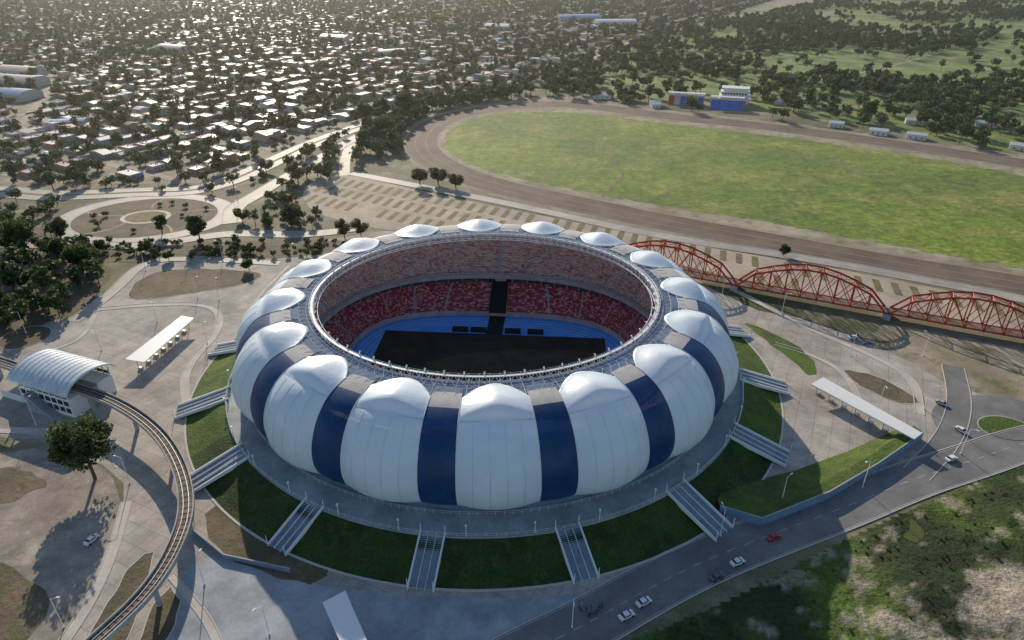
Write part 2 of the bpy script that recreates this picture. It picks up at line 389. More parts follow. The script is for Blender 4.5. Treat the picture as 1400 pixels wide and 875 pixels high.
for k in range(16):
    c=-7.25+22.5*k; cn=(c+180)%360-180
    lobe(wb,c+HW,c+22.5-HW,20,56,T0,Aw,2.0,lambda t:0,True)
    navy=abs(cn)<86
    nb=lambda t: (3 if t<.17 else 2 if t<.29 else 1) if navy else (2 if t<.32 else 0)
    lobe(wb,c-HW,c+HW,8,36,.10,lambda t:.1+.7*sst(.3,.6,t)*(1-sst(.8,1,t)),2.2,nb,False)
    for sg in (-HW,HW):
        pts=[SP(c+sg,.2+.8*j/24,.12) for j in range(25)]
        for a,b2 in zip(pts,pts[1:]): ribs.tube(a,b2,.12,n=4)
    for q in (.2,.4,.6,.8):
        a_=c+HW+(22.5-2*HW)*q; h=1-abs(2*q-1)**2.0
        pts=[SP(a_,TC+(1-TC)*j/24,Aw(TC+(1-TC)*j/24+1e-4)*h+.03) for j in range(25)]
        for a,b2 in zip(pts,pts[1:]): seam.tube(a,b2,.045,n=3)
    # crest cable between roof and facade pillows
    pts=[SP(c+HW+(22.5-2*HW)*q/16,TC,.75*(1-abs(q/8-1)**2)+.05) for q in range(17)]
    for a,b2 in zip(pts,pts[1:]): seam.tube(a,b2,.08,n=4)
me=wb.mesh('membrane',[m_memb,m_navy,m_greym,m_deckm],smooth=True)
obj('membrane_lobes',me,ST); obj('membrane_ribs',ribs.mesh('ribs',m_white),ST); obj('membrane_seams',seam.mesh('seam',m_steel),ST)
d=B(); lat=B(); N=256
for i in range(N):
    a0=360*i/N;a1=360*(i+1)/N
    for t0,t1 in ((0.01,.09),(.09,.24)):
        d.quad(SP(a0,t0,-.25),SP(a1,t0,-.25),SP(a1,t1,-.25),SP(a0,t1,-.25))
for i in range(128):
    a0=360*i/128;a1=360*(i+1)/128
    lat.tube(SP(a0,0,.1),SP(a0,.19,.1),.08,n=4)
    for t in (.05,.1,.15): lat.tube(SP(a0,t,.1),SP(a1,t,.1),.06,n=4)
    lat.tube(SP(a0,.0,.1),SP(a1,.1,.1),.05,n=4); lat.tube(SP(a1,.1,.1),SP(a0,.18,.1),.05,n=4)
obj('roof_deck',d.mesh('deck',m_deckm),ST)
rg=B()
for i in range(128):
    a0=360*i/128;a1=360*(i+1)/128;am=(a0+a1)/2
    def rp(al,o,z): return ell(al,RA+o,RB+o,z)
    for (o,z,r) in ((-.6,35.0,.2),(-.6,32.2,.2),(-2.0,33.6,.14),(.7,35.4,.13)): rg.tube(rp(a0,o,z),rp(a1,o,z),r,n=5)
    rg.tube(rp(a0,-.6,32.2),rp(a0,-.6,35),.1,n=4); rg.tube(rp(a0,-.6,32.2),rp(am,-.6,35),.08,n=4); rg.tube(rp(am,-.6,35),rp(a1,-.6,32.2),.08,n=4)
    rg.quad(rp(a0,-.35,35.1),rp(a1,-.35,35.1),rp(a1,.35,35.1),rp(a0,.35,35.1))
    rg.tube(rp(a0,.1,35.1),rp(a0,.1,36.3),.06,n=4); rg.tube(rp(a0,.1,36.2),rp(a1,.1,36.2),.05,n=4)
    if i%2==0: rg.tube(rp(am,-.8,35.1),rp(am,-1.4,36.0),.22,.3,n=6)
obj('roof_lattice',lat.mesh('lat',m_white),ST); obj('compression_ring',rg.mesh('ring',m_white),ST)
so=B()
for i in range(64):
    a0=360*i/64; a1=360*(i+1)/64
    so.tube(ell(a0,RA-.6,RB-.6,32.3),ell(a0,85,79,27.5),.18,n=4)
    so.tube(ell(a0,85,79,27.5),SP(a0,.62,-.8),.18,n=4)
    so.tube(SP(a0,.45,-.6),SP(a0,.97,-.4),.2,n=4); so.tube(SP(a0,.97,-.6),SP(a1,.62,-.6),.15,n=4); so.tube(SP(a1,.97,-.6),SP(a0,.62,-.6),.15,n=4)
    for t in (.5,.62,.8): so.tube(SP(a0,t,-.6),SP(a1,t,-.6),.15,n=4)
obj('roof_trusses',so.mesh('so',m_steel),ST)
wa=B(); N=192
def ring(bb,r0,z0,r1,z1,m=0,N=N):
    for i in range(N):
        a0=360*i/N;a1=360*(i+1)/N
        bb.quad(ell(a0,*r0,z0),ell(a1,*r0,z0),ell(a1,*r1,z1),ell(a0,*r1,z1),m)
ring(wa,(88.6,82.6),5,(88.6,82.6),6.9,1); ring(wa,(88.6,82.6),6.9,(86,80),6.9,0)
ring(wa,(80,74),5,(98,93.4),5,0)
ring(wa,(97.6,93),5.01,(97.6,93),5.45,0);ring(wa,(97.6,93),5.45,(98.2,93.6),5.45,0);ring(wa,(98.2,93.6),5.45,(98.2,93.6),4.6,0)
obj('podium_walkway',wa.mesh('walk',[m_walk,m_bluew]),ST)
fe=B()
for i in range(220):
    a0=360*i/220;a1=360*(i+1)/220
    for rr in ((97.9,93.3),(90.5,85)):
        fe.tube(ell(a0,*rr,5),ell(a0,*rr,6.6),.05,n=4); fe.tube(ell(a0,*rr,6.5),ell(a1,*rr,6.5),.05,n=4); fe.tube(ell(a0,*rr,5.8),ell(a1,*rr,5.8),.035,n=4)
for i in range(32):
    a0=-7.25+11.25*i+5.6
    fe.tube(ell(a0,97.9,93.3,5),ell(a0,97.9,93.3,9.5),.14,.09,n=6); fe.box(-.3,.3,-.3,.3,9.4,9.7,T=Matrix.Translation(ell(a0,97.9,93.3,0)))
obj('railings_and_masts',fe.mesh('fence',m_white),ST)
bm_=B()
N=240
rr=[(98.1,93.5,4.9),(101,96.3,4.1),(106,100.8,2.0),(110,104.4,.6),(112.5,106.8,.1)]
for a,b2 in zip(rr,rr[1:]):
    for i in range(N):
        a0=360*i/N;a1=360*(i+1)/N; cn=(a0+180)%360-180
        bm_.quad(ell(a0,*a[:2],a[2]),ell(a1,*a[:2],a[2]),ell(a1,*b2[:2],b2[2]),ell(a0,*b2[:2],b2[2]),1 if abs(cn)>60 else 0)  # same grass all round: sunlit tone on sides and back, shaded tone in front
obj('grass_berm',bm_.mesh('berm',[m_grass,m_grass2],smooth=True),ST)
kb=B(); ring(kb,(112.3,106.6),.22,(113,107.3),.22); ring(kb,(113,107.3),.22,(113,107.3),.0); obj('berm_kerb',kb.mesh('bk',m_kerb),ST)
stb=B()
for k in range(16):
    c=-7.25+22.5*k; cn=(c+180)%360-180
    w=7.0 if abs(cn)<34 else 8.0; ext=0 if abs(cn)<34 else 3
    p0=ell(c,97.2,92.6,0); p1=ell(c,112.8+ext,107.2+ext,0); dr=(p1-p0); Ld=dr.length; dr.normalize()
    T=Matrix.Translation(p0)@Matrix.Rotation(math.atan2(dr.y,dr.x)-math.pi/2,4,'Z')
    n=26
    for i in range(n):
        y0=Ld*i/n;y1=Ld*(i+1)/n;z=5.12*(1-i/n)+.1
        stb.box(-w/2,w/2,y0,y1-.02,z-.5,z,0,T=T)
    for x in ((-w/2,-w/6,w/6,w/2)):
        wd=.2 if abs(x)>w/4 else .04; hh=.9 if abs(x)>w/4 else .6
        P8=[T@Vector((x+sx*wd,y,z)) for (y,z) in ((0,4.4),(Ld+.5,0),(Ld+.5,hh+.1),(0,5.1+hh)) for sx in (-1,1)]
        q=[(0,2,4,6),(1,3,5,7),(6,7,5,4),(2,3,5,4),(0,1,7,6)]
        for f_ in q: stb.poly([P8[i] for i in f_],1)
    for x in (-w/2,w/2):
        p=T@Vector((x,Ld+.6,0)); stb.tube(p,p+Vector((0,0,4.2)),.16,.1,n=6,m=1); p=T@Vector((x,-.2,5)); stb.tube(p,p+Vector((0,0,3.4)),.16,.1,n=6,m=1)
obj('access_stairs',stb.mesh('stairs',[m_stair,m_white]),ST)
BW=E('stands'); BW.parent=ST; BW.rotation_euler[2]=math.radians(-4.3)
def sell(al,a,b_,n,z):
    t=math.radians(al); c=math.sin(t); s=-math.cos(t)
    return Vector((a*math.copysign(abs(c)**(2/n),c),b_*math.copysign(abs(s)**(2/n),s),z))
def tier(name,r0,z0,r1,z1,rows,n0,n1,pal,nseg=432,aisle=18):
    bb=B()
    for r in range(rows):
        f0=r/rows;f1=(r+1)/rows
        A0=[r0[i]+(r1[i]-r0[i])*f0 for i in (0,1)];A1=[r0[i]+(r1[i]-r0[i])*f1 for i in (0,1)]
        z=z0+(z1-z0)*f0; zn=z0+(z1-z0)*f1
        Am=[A0[i]+(A1[i]-A0[i])*.55 for i in (0,1)]
        na=n0+(n1-n0)*f0; nb=n0+(n1-n0)*f1
        pa=[sell(360*i/nseg,*A0,na,z) for i in range(nseg)]; pb=[sell(360*i/nseg,*A1,nb,z) for i in range(nseg)]; pm=[sell(360*i/nseg,*Am,(na+nb)/2,z+.0) for i in range(nseg)]
        for i in range(nseg):
            j=(i+1)%nseg
            al=(i%aisle)==0
            cc=(.5,.47,.44) if al else R.choice(pal)
            up=Vector((0,0,.42)) if not al else Vector((0,0,.02))
            bb.quad(pa[i],pa[j],pm[j],pm[i],0,(.3,.27,.26) if not al else cc)
            bb.quad(pm[i],pm[j],pm[j]+up,pm[i]+up,0,cc)
            bb.quad(pm[i]+up,pm[j]+up,pb[j]+up,pb[i]+up,0,cc)
            dz=Vector((0,0,zn-z))
            bb.quad(pb[i]+up*0,pb[j]+up*0,pb[j]+dz,pb[i]+dz,0,(.3,.27,.26))
    obj(name,bb.mesh(name,m_seat,attr=True),BW)
red=[(.42,.04,.06),(.28,.025,.04),(.60,.20,.21),(.14,.02,.025),(.48,.06,.08),(.62,.36,.35),(.32,.035,.05)]
tan=[(.72,.42,.35),(.66,.37,.30),(.56,.27,.22),(.74,.53,.45),(.60,.39,.33),(.42,.17,.15)]
tier('lower_tier',(58.5,44),1.6,(71,60.5),9.6,22,3.0,2.3,red)
tier('upper_tier',(69,59),13.0,(85,78),26.5,26,2.3,2.1,tan)
bw=B()
def sring(r0,z0,n0,r1,z1,n1,m,N=216):
    for i in range(N):
        a0=360*i/N;a1=360*(i+1)/N
        bw.quad(sell(a0,*r0,n0,z0),sell(a1,*r0,n0,z0),sell(a1,*r1,n1,z1),sell(a0,*r1,n1,z1),m)
sring((58.5,44),.1,3,(58.5,44),2.6,3,0)
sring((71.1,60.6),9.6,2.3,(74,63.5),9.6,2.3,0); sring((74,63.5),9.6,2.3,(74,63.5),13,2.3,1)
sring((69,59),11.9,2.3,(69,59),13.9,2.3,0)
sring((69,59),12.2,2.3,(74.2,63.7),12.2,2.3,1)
sring((85,78),26.5,2.1,(85.2,78.2),28.5,2.1,0)
for i in range(72):
    p=sell(5*i+2,70.5,60.2,2.3,9.6); bw.tube(p,p+Vector((0,0,2.6)),.25,n=6,m=0)
sring((69.1,59.1),14.0,2.3,(69.1,59.1),14.9,2.3,2)
for i in range(24):
    al=15*i+7.5; p=sell(al,72.5,63,2.25,16.0); q=sell(al,76.5,67.5,2.2,16.0); dr=(q-p).normalized(); sd_=Vector((-dr.y,dr.x,0))
    for s in (-1,1): bw.quad(p+sd_*s*1.6+Vector((0,0,-1)),q+sd_*s*1.6,q+sd_*s*1.6+Vector((0,0,3.2)),p+sd_*s*1.6+Vector((0,0,1.0)),0)
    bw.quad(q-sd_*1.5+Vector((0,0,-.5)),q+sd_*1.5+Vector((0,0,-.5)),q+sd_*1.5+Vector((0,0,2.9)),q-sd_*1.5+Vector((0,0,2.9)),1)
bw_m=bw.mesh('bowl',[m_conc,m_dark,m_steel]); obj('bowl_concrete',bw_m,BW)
fl=[tuple(sell(360*i/120,58.6,44.1,3,.10)) for i in range(120)]
obj('blue_surround',mesh('bs',fl,[tuple(range(120))],m_blue),BW)
pit=B(); pit.box(-48,48,-31.5,27.5,.14,.19); obj('shade_toned_pitch',pit.mesh('pit',m_pitch),BW)
ln=B()
for r_ in (34.5,36.7,38.9,41.1):
    for i in range(120):
        a0=3*i;a1=3*i+3
        ln.quad(sell(a0,r_+15,r_,3,.125),sell(a1,r_+15,r_,3,.125),sell(a1,r_+15.2,r_+.2,3,.125),sell(a0,r_+15.2,r_+.2,3,.125))
obj('surround_lines',ln.mesh('sl',m_mark),BW)
ex=B()
ex.box(-3.6,3.6,27.6,46,.17,.22,0)
ex.poly([(-3.8,43,2.3),(3.8,43,2.3),(3.8,60.5,10.4),(-3.8,60.5,10.4)],0)
for s in (-1,1): ex.poly([(s*3.9,43,1.5),(s*3.9,60.5,9),(s*3.9,60.5,11.6),(s*3.9,43,3.4)],1)
ex.box(-5,5,60,64,9.7,12.1,0); ex.box(-2.6,2.6,59.8,60.0,10.4,12.0,1)
obj('players_tunnel',ex.mesh('tun',[m_dark,m_conc]),BW)
dg=B()
for cx in (-15,-7,8,18):
    dg.box(cx-3.5,cx+3.5,28.5,30.4,.20,.4,0); dg.poly([(cx-3.5,28.5,.4),(cx+3.5,28.5,.4),(cx+3.5,28.8,1.8),(cx-3.5,28.8,1.8)],0); dg.poly([(cx-3.5,28.8,1.8),(cx+3.5,28.8,1.8),(cx+3.5,30.4,2.0),(cx-3.5,30.4,2.0)],0)
obj('dugouts',dg.mesh('dug',m_dark),BW)
# ---------------------------------------------------------------- truss bridge
BR=E('railway_truss_bridge',(110,303,0),math.atan2(-29,61)); br=B(); dk=B(); L=67.5; n=9; W=6.5
for s in range(-1,3):
    x0=s*L
    for side in (-W/2,W/2):
        top=[];bot=[]
        for i in range(n+1):
            x=x0+1+(L-2)*i/n
            h=0 if i in (0,n) else 7.4+6.8*math.sin(math.pi*(i-1)/(n-2))
            bot.append(Vector((x,side,3.2)))
            top.append(Vector((x,side,3.2+h)))
        for i in range(n):
            br.tube(bot[i],bot[i+1],.42,n=4); br.tube(top[i],top[i+1],.48,n=4)
            if 0<i: br.tube(bot[i],top[i],.26,n=4)
            if 0<i<n-1:
                br.tube(bot[i],top[i+1],.18,n=4); br.tube(top[i],bot[i+1],.18,n=4)
        if side<0: tops=top
        else:
            for i in range(1,n):
                br.tube(tops[i],top[i],.2,n=4)
                if i<n-1: br.tube(tops[i],top[i+1],.12,n=4); br.tube(top[i],tops[i+1],.12,n=4)
    for i in range(2*n):
        x=x0+1+(L-2)*i/(2*n); br.box(x-.15,x+.15,-W/2,W/2,2.6,3.1)
    dk.box(x0,x0+L-.1,-W/2+.6,W/2-.6,3.15,3.35,0)
    dk.box(x0-1.6,x0+1.6,-W/2-.6,W/2+.6,0,2.6,1)
obj('trusses',br.mesh('tr',m_red),BR); obj('deck_and_piers',dk.mesh('dk',[m_rust,m_conc]),BR)
# ---------------------------------------------------------------- elevated railway + station
RL=dens(chaikin(P('-300,262 -221,232 -199,224 -166,208 -143,199 -120,183 -104,165 -93,146 -90,130 -91,116 -96,104 -104,88 -115,70'),3,False),1.6,False)
EV=E('elevated_railway'); b=B()
def rib(bb,p,w,side,z0,z1,m):
    l,r=offs(p,w,side)
    for i in range(len(p)-1):
        bb.quad((*r[i],z1),(*r[i+1],z1),(*l[i+1],z1),(*l[i],z1),m); bb.quad((*r[i],z0),(*r[i+1],z0),(*r[i+1],z1),(*r[i],z1),m); bb.quad((*l[i],z0),(*l[i+1],z0),(*l[i+1],z1),(*l[i],z1),m)
rib(b,RL,3.6,0,7.2,7.9,0); rib(b,RL,.35,2.0,7.2,8.5,1); rib(b,RL,.35,-2.0,7.2,8.5,1); rib(b,RL,.16,.75,7.9,8.1,2); rib(b,RL,.16,-.75,7.9,8.1,2)
l,r=offs(RL,2.8)
for i in range(len(RL)-1):
    a=Vector((*l[i],7.95));c=Vector((*r[i],7.95)); t=(Vector((*RL[i+1],0))-Vector((*RL[i],0))).normalized()*.35
    b.quad(a,c,c+t,a+t,3)
for i in range(6,len(RL),13): 
    x,y=RL[i]; b.tube((x,y,0),(x,y,7.2),.75,.6,n=8,m=1)
obj('guideway',b.mesh('gw',[m_rust,m_conc,m_steel,m_dark]),EV)
SN=E('train_station',(-166,211,0),math.atan2(-9,23)); b=B()
b.box(-13,13,-9,-2.6,0,7.6,0); b.box(-13,13,2.6,9,0,7.6,0); b.box(-13,13,-2.6,2.6,0,6.9,1)
for s in (-1,1):
    for i in range(9): x=-12.5+i*3.1; b.box(x-.2,x+.2,s*8.8-.2,s*8.8+.2,7.6,10.8,0)
    for i in range(8): x=-12+i*3.1; b.box(x,x+2.4,s*9.02-.02,s*9.02+.02,1.5,3.6,2); b.box(x,x+2.4,s*9.02-.02,s*9.02+.02,4.6,6.6,2)
    b.box(-12.5,12.5,s*8.8-.05,s*8.8+.05,7.7,9.2,2)
ns=20
for i in range(ns):
    t0=math.pi*(.06+.88*i/ns);t1=math.pi*(.06+.88*(i+1)/ns)
    p=[(10.8*math.cos(t),9.6+5.6*math.sin(t)) for t in (t0,t1)]
    b.quad((-15,p[0][0],p[0][1]),(15,p[0][0],p[0][1]),(15,p[1][0],p[1][1]),(-15,p[1][0],p[1][1]),3)
    b.quad((-15,p[0][0],p[0][1]-.5),(15,p[0][0],p[0][1]-.5),(15,p[1][0],p[1][1]-.5),(-15,p[1][0],p[1][1]-.5),3)
    for x in (-15,15): b.quad((x,p[0][0],p[0][1]),(x,p[0][0],p[0][1]-.5),(x,p[1][0],p[1][1]-.5),(x,p[1][0],p[1][1]),3)
for i in range(13):
    x=-14.7+i*2.45
    for j in range(ns):
        t0=math.pi*(.06+.88*j/ns);t1=math.pi*(.06+.88*(j+1)/ns)
        b.tube((x,10.85*math.cos(t0),9.65+5.6*math.sin(t0)),(x,10.85*math.cos(t1),9.65+5.6*math.sin(t1)),.09,n=4,m=0)
for i in range(22):
    b.box(-13-(i+1)*.5,-13-i*.5,-9,-5,0,7.4-i*.33,4)
    b.box(-6+i*.5,-5.5+i*.5,-12.2,-9.1,0,7.4-i*.33,4)
b.box(-13.2-11,-13,-9.3,-9.05,0,3,0)
obj('station_building',b.mesh('st',[m_white,m_conc,m_glass,M('vault_sheet',(.70,.76,.80),(.6,.66,.7),.3,rough=.4,transl=.2),m_walk]),SN)
# ---------------------------------------------------------------- ticket canopies
def canopy(x0,y0,x1,y1,w0,w1,h=4.6):
    L=math.hypot(x1-x0,y1-y0); o=E('ticket_canopy',(x0,y0,0),math.atan2(y1-y0,x1-x0)); b=B()
    k=[(0,-w0/2),(L,-w1/2),(L,w1/2),(0,w0/2)]
    f=lambda p:h+(.6 if p[1]>0 else 0)
    b.poly([(*p,f(p)+.4) for p in k],0); b.poly([(*p,f(p)) for p in k],0)
    for i in range(4):
        a=k[i];c=k[(i+1)%4]
        b.quad((*a,f(a)),(*c,f(c)),(*c,f(c)+.4),(*a,f(a)+.4),0)
    n=int(L/5)
    for i in range(n+1):
        x=.8+(L-1.6)*i/n; b.tube((x,0,0),(x,0,h+.2),.16,n=6,m=1)
        if i<n:
            b.box(x+.4,x+1.6,-.9,.9,0,1.1,1)
            for q in range(3): b.tube((x+2+q,0,0),(x+2+q,0,2.2),.04,n=4,m=1)
            b.tube((x,0,2.2),(x+L/n,0,2.2),.05,n=4,m=1)
    obj('canopy',b.mesh('can',[m_white,m_steel]),o)
canopy(-149,228,-143,264,8,6); canopy(115,214,136,181,7,4.5); canopy(-45,117,-30,92,6,5)
def wall(name,pts,h,t=.4,mat=m_bluew):
    p=dens(pts,3,False); b=B(); l,r=offs(p,t); n=len(p)
    for i in range(n-1):
        b.quad((*l[i],0),(*l[i+1],0),(*l[i+1],h),(*l[i],h)); b.quad((*r[i],0),(*r[i+1],0),(*r[i+1],h),(*r[i],h)); b.quad((*l[i],h),(*l[i+1],h),(*r[i+1],h),(*r[i],h),1)
    return obj(name,b.mesh(name,[mat,m_conc]))
wall('retaining_wall',P('62,151 73,146 97,157 118,170 141,186'),3.2)
b=B()
iw=P('62,154 74,150 96,161 117,174 140,190'); ow=P('62,151.3 73,146.3 97,157.3 118,170.3 141,186.3'); ow2=P('68,165 80,166 92,170 112,179 137,192')
for i in range(4):
    b.quad((*ow[i],2.9),(*ow[i+1],2.9),(*iw[i+1],2.7),(*iw[i],2.7)); b.quad((*iw[i],2.7),(*iw[i+1],2.7),(*ow2[i+1],.1),(*ow2[i],.1))
obj('wall_berm_grass',b.mesh('wbg',m_grass2))
wall('retaining_wall',P('-99,158 -92,143 -80,134 -60,129'),1.6)
# ---------------------------------------------------------------- trees
def tree_mesh(name,h,w,nleaf,ls,seed,cols,clumps=14,trunk=.3,zc=.58,flat=.36,lm=None):
    r=random.Random(seed); b=B()
    tp=Vector((r.uniform(-.4,.4),r.uniform(-.4,.4),h*.45))
    b.tube((0,0,0),tp,trunk,trunk*.6,n=6,m=1); cl=[]
    for i in range(clumps):
        while True:
            p=Vector((r.uniform(-1,1),r.uniform(-1,1),r.uniform(-1,1)))
            if p.length<1: break
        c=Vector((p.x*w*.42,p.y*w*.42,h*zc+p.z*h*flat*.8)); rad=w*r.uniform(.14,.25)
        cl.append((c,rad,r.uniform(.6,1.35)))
        if i<6: b.tube(tp*r.uniform(.5,1),c,trunk*.35,trunk*.1,n=4,m=1)
    for i in range(nleaf):
        c,rad,br_=cl[i%clumps]
        dv=Vector((r.gauss(0,1),r.gauss(0,1),r.gauss(0,1))).normalized()*rad*(r.random()**.4)*1.1
        p=c+Vector((dv.x,dv.y,dv.z*.8)); s=ls*r.uniform(.6,1.3)
        u=Vector((r.gauss(0,1),r.gauss(0,1),r.gauss(0,.6))).normalized(); v=u.cross(Vector((r.gauss(0,1),r.gauss(0,1),r.gauss(0,1)))).normalized()
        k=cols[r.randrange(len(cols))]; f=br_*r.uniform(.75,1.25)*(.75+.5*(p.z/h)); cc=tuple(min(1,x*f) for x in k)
        b.quad(p-u*s-v*s*.6,p+u*s-v*s*.5,p+u*s*.8+v*s*.6,p-u*s*.7+v*s*.6,0,cc)
    return b.mesh(name,[lm or m_leaf,m_bark],attr=True)
G1=[(.055,.085,.02),(.075,.105,.024),(.045,.068,.018),(.09,.12,.03)]
G2=[(.065,.095,.03),(.085,.11,.036),(.055,.08,.028)]
G3=[(.105,.11,.04),(.075,.08,.03),(.12,.12,.045)]
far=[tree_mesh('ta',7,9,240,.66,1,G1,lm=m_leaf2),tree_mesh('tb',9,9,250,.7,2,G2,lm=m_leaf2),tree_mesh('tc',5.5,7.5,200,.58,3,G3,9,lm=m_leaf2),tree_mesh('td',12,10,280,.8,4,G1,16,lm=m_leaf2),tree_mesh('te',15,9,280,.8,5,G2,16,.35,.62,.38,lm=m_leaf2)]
def scatter(name,kind,pts):
    v=[];f=[]
    for (x,y,s,z) in pts:
        a=R.uniform(0,6.28);k=len(v); h=s*.7071
        for q in range(4): v.append((x+h*math.cos(a+q*math.pi/2),y+h*math.sin(a+q*math.pi/2),z))
        f.append((k,k+1,k+2,k+3))
    if not f: return
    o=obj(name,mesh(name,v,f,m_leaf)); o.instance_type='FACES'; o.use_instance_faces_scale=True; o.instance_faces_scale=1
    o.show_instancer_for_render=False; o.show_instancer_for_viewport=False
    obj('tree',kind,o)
A1n=A1[6:]
def a1x(y):
    for (x0,y0),(x1,y1) in zip(A1n,A1n[1:]):
        if y0<=y<=y1: return x0+(x1-x0)*(y-y0)/(y1-y0)
    return A1n[-1][0]+(y-A1n[-1][1])*.8 if y>A1n[-1][1] else -9999
bins=[[] for _ in far]
def add(x,y,s,k=None,z=0): bins[R.randrange(len(far)) if k is None else k].append((x,y,s,z))
ca=math.radians(30); dp=Vector((math.sin(ca),math.cos(ca))); dq=Vector((-math.cos(ca),math.sin(ca))); org=Vector((-221,470))
roofs=[(.55,.53,.50),(.42,.40,.38),(.62,.60,.57),(.30,.28,.27),(.40,.19,.12),(.48,.45,.40),(.20,.19,.19),(.45,.33,.24),(.7,.69,.66),(.34,.17,.11),(.12,.20,.34),(.35,.34,.33)]
walls_=[(.5,.45,.38),(.6,.57,.52),(.42,.28,.18),(.35,.33,.30),(.55,.42,.30),(.5,.25,.16)]
def house(b,T,w,d_,h,rc,wc,kind):
    b.box(-w/2,w/2,-d_/2,d_/2,0,h,0,wc,T)
    if kind==0:
        for (x0,x1,y0,y1) in ((-w/2-.05,w/2+.05,-d_/2-.05,-d_/2+.25),(-w/2-.05,w/2+.05,d_/2-.25,d_/2+.05),(-w/2-.05,-w/2+.25,-d_/2+.26,d_/2-.26),(w/2-.25,w/2+.05,-d_/2+.26,d_/2-.26)): b.box(x0,x1,y0,y1,h-.2,h+.4,0,wc,T)
        b.box(-w/2+.26,w/2-.26,-d_/2+.26,d_/2-.26,h,h+.06,0,rc,T)
        b.tube(T@Vector((w*.2,d_*.2,h)),T@Vector((w*.2,d_*.2,h+1.1)),.5,n=7,col=(.1,.12,.16))
    else:
        e=.4;P6=[T@Vector(p) for p in ((-w/2-e,-d_/2-e,h+.02),(w/2+e,-d_/2-e,h+.02),(w/2+e,0,h+1.5),(-w/2-e,0,h+1.5),(w/2+e,d_/2+e,h+.02),(-w/2-e,d_/2+e,h+.02))]
        b.poly([P6[i] for i in (0,1,2,3)],0,rc); b.poly([P6[i] for i in (3,2,4,5)],0,rc); b.poly([P6[i] for i in (1,4,2)],0,wc); b.poly([P6[i] for i in (0,3,5)],0,wc)
    for s in (-1,1):
        y=s*(d_/2+.03)
        for x in (-w*.3,w*.28): b.quad(*[T@Vector((x+a,y,z)) for a,z in ((-.6,1),(.6,1),(.6,2.2),(-.6,2.2))],0,(.03,.03,.04))
        b.quad(*[T@Vector((a,y,z)) for a,z in ((-.45,.05),(.45,.05),(.45,2.1),(-.45,2.1))],0,(.12,.08,.05))
hb=B(); nh=0
def vis(x,y,mg=1.0): 
    dep=y*.875+72; return abs(x)<dep*.77+30*mg
A1L=[(-461,464),(-353,455),(-316,443),(-221,452)]
for bi in range(-12,26):
    for bj in range(0,30):
        for lot in range(8):
            for row in (0,1):
                pp=bi*100+6+lot*11.2+R.uniform(-2,2); qq=14+bj*66+12+row*30+R.uniform(-5,5)
                c=org+dp*pp+dq*qq; x,y=c
                if y<478 or y>2350 or x>a1x(y)-22 or not vis(x,y): continue
                if dseg(x,y,A1L)<28 or dseg(x,y,DST)<13: continue
                if noise.noise(Vector((x*.006,y*.006,5)))<-.32 or R.random()<.12:
                    for _ in range(3): add(x+R.uniform(-6,6),y+R.uniform(-6,6),R.uniform(.6,1.2))
                    continue
                if y<560 and R.random()<.4: add(x,y,R.uniform(.7,1.1)); add(x+5,y+6,R.uniform(.7,1.1)); continue
                w=R.uniform(6.5,11);d_=R.uniform(8,20);h=R.choice([2.8,3.2,3.4,3.6,6.2]) if y>520 else 3.3
                T=Matrix.Translation((x,y,0))@Matrix.Rotation(-ca,4,'Z')@Matrix.Rotation(R.uniform(-.06,.06)+math.pi/2+(math.pi/2 if R.random()<.15 else 0),4,'Z')
                tgt=hb if y>640 else B()
                house(tgt,T,w,d_,h,R.choice(roofs),R.choice(walls_),R.choice([0,0,1]))
                if R.random()<.5: house(tgt,T@Matrix.Translation((R.uniform(-3,3),-d_/2-R.uniform(3,5),0)),R.uniform(3,6),R.uniform(3,6),2.4,R.choice(roofs),R.choice(walls_),1)
                if tgt is not hb: obj('house',tgt.mesh('house',m_house,attr=True))
                nh+=1
                for _ in range(R.choice([1,1,2,2,3])): 
                    q=c+dq*(13*(1 if row else -1)+R.uniform(-4,5))+dp*R.uniform(-6,6)
                    add(q.x,q.y,R.uniform(.5,1.15))
                if R.random()<.55: 
                    q=c+dq*(15*(-1 if row else 1)); add(q.x,q.y,R.uniform(.5,1.05))
obj('city_houses',hb.mesh('city_houses',m_house,attr=True))
sb=B()
def strip(c,dv,nv,L,w,z):
    a=c+nv*w/2;b2=c-nv*w/2
    sb.quad((*b2,z),(*(b2+dv*L),z),(*(a+dv*L),z),(*a,z))
for bj in range(0,30):
    for s_ in range(-60,130):
        c=org+dp*(s_*20)+dq*(9+bj*66)
        if c.y>475 and c.y<2300 and c.x<a1x(c.y)-8 and vis(*c): strip(c,dp,dq,20,7,.10)
for bi in range(-12,26):
    for s_ in range(0,100):
        c=org+dp*(bi*100-3)+dq*(s_*20)
        if c.y>475 and c.y<2300 and c.x<a1x(c.y)-8 and vis(*c): strip(c,dq,dp,20,7,.12)
obj('city_streets',sb.mesh('cs',m_street))
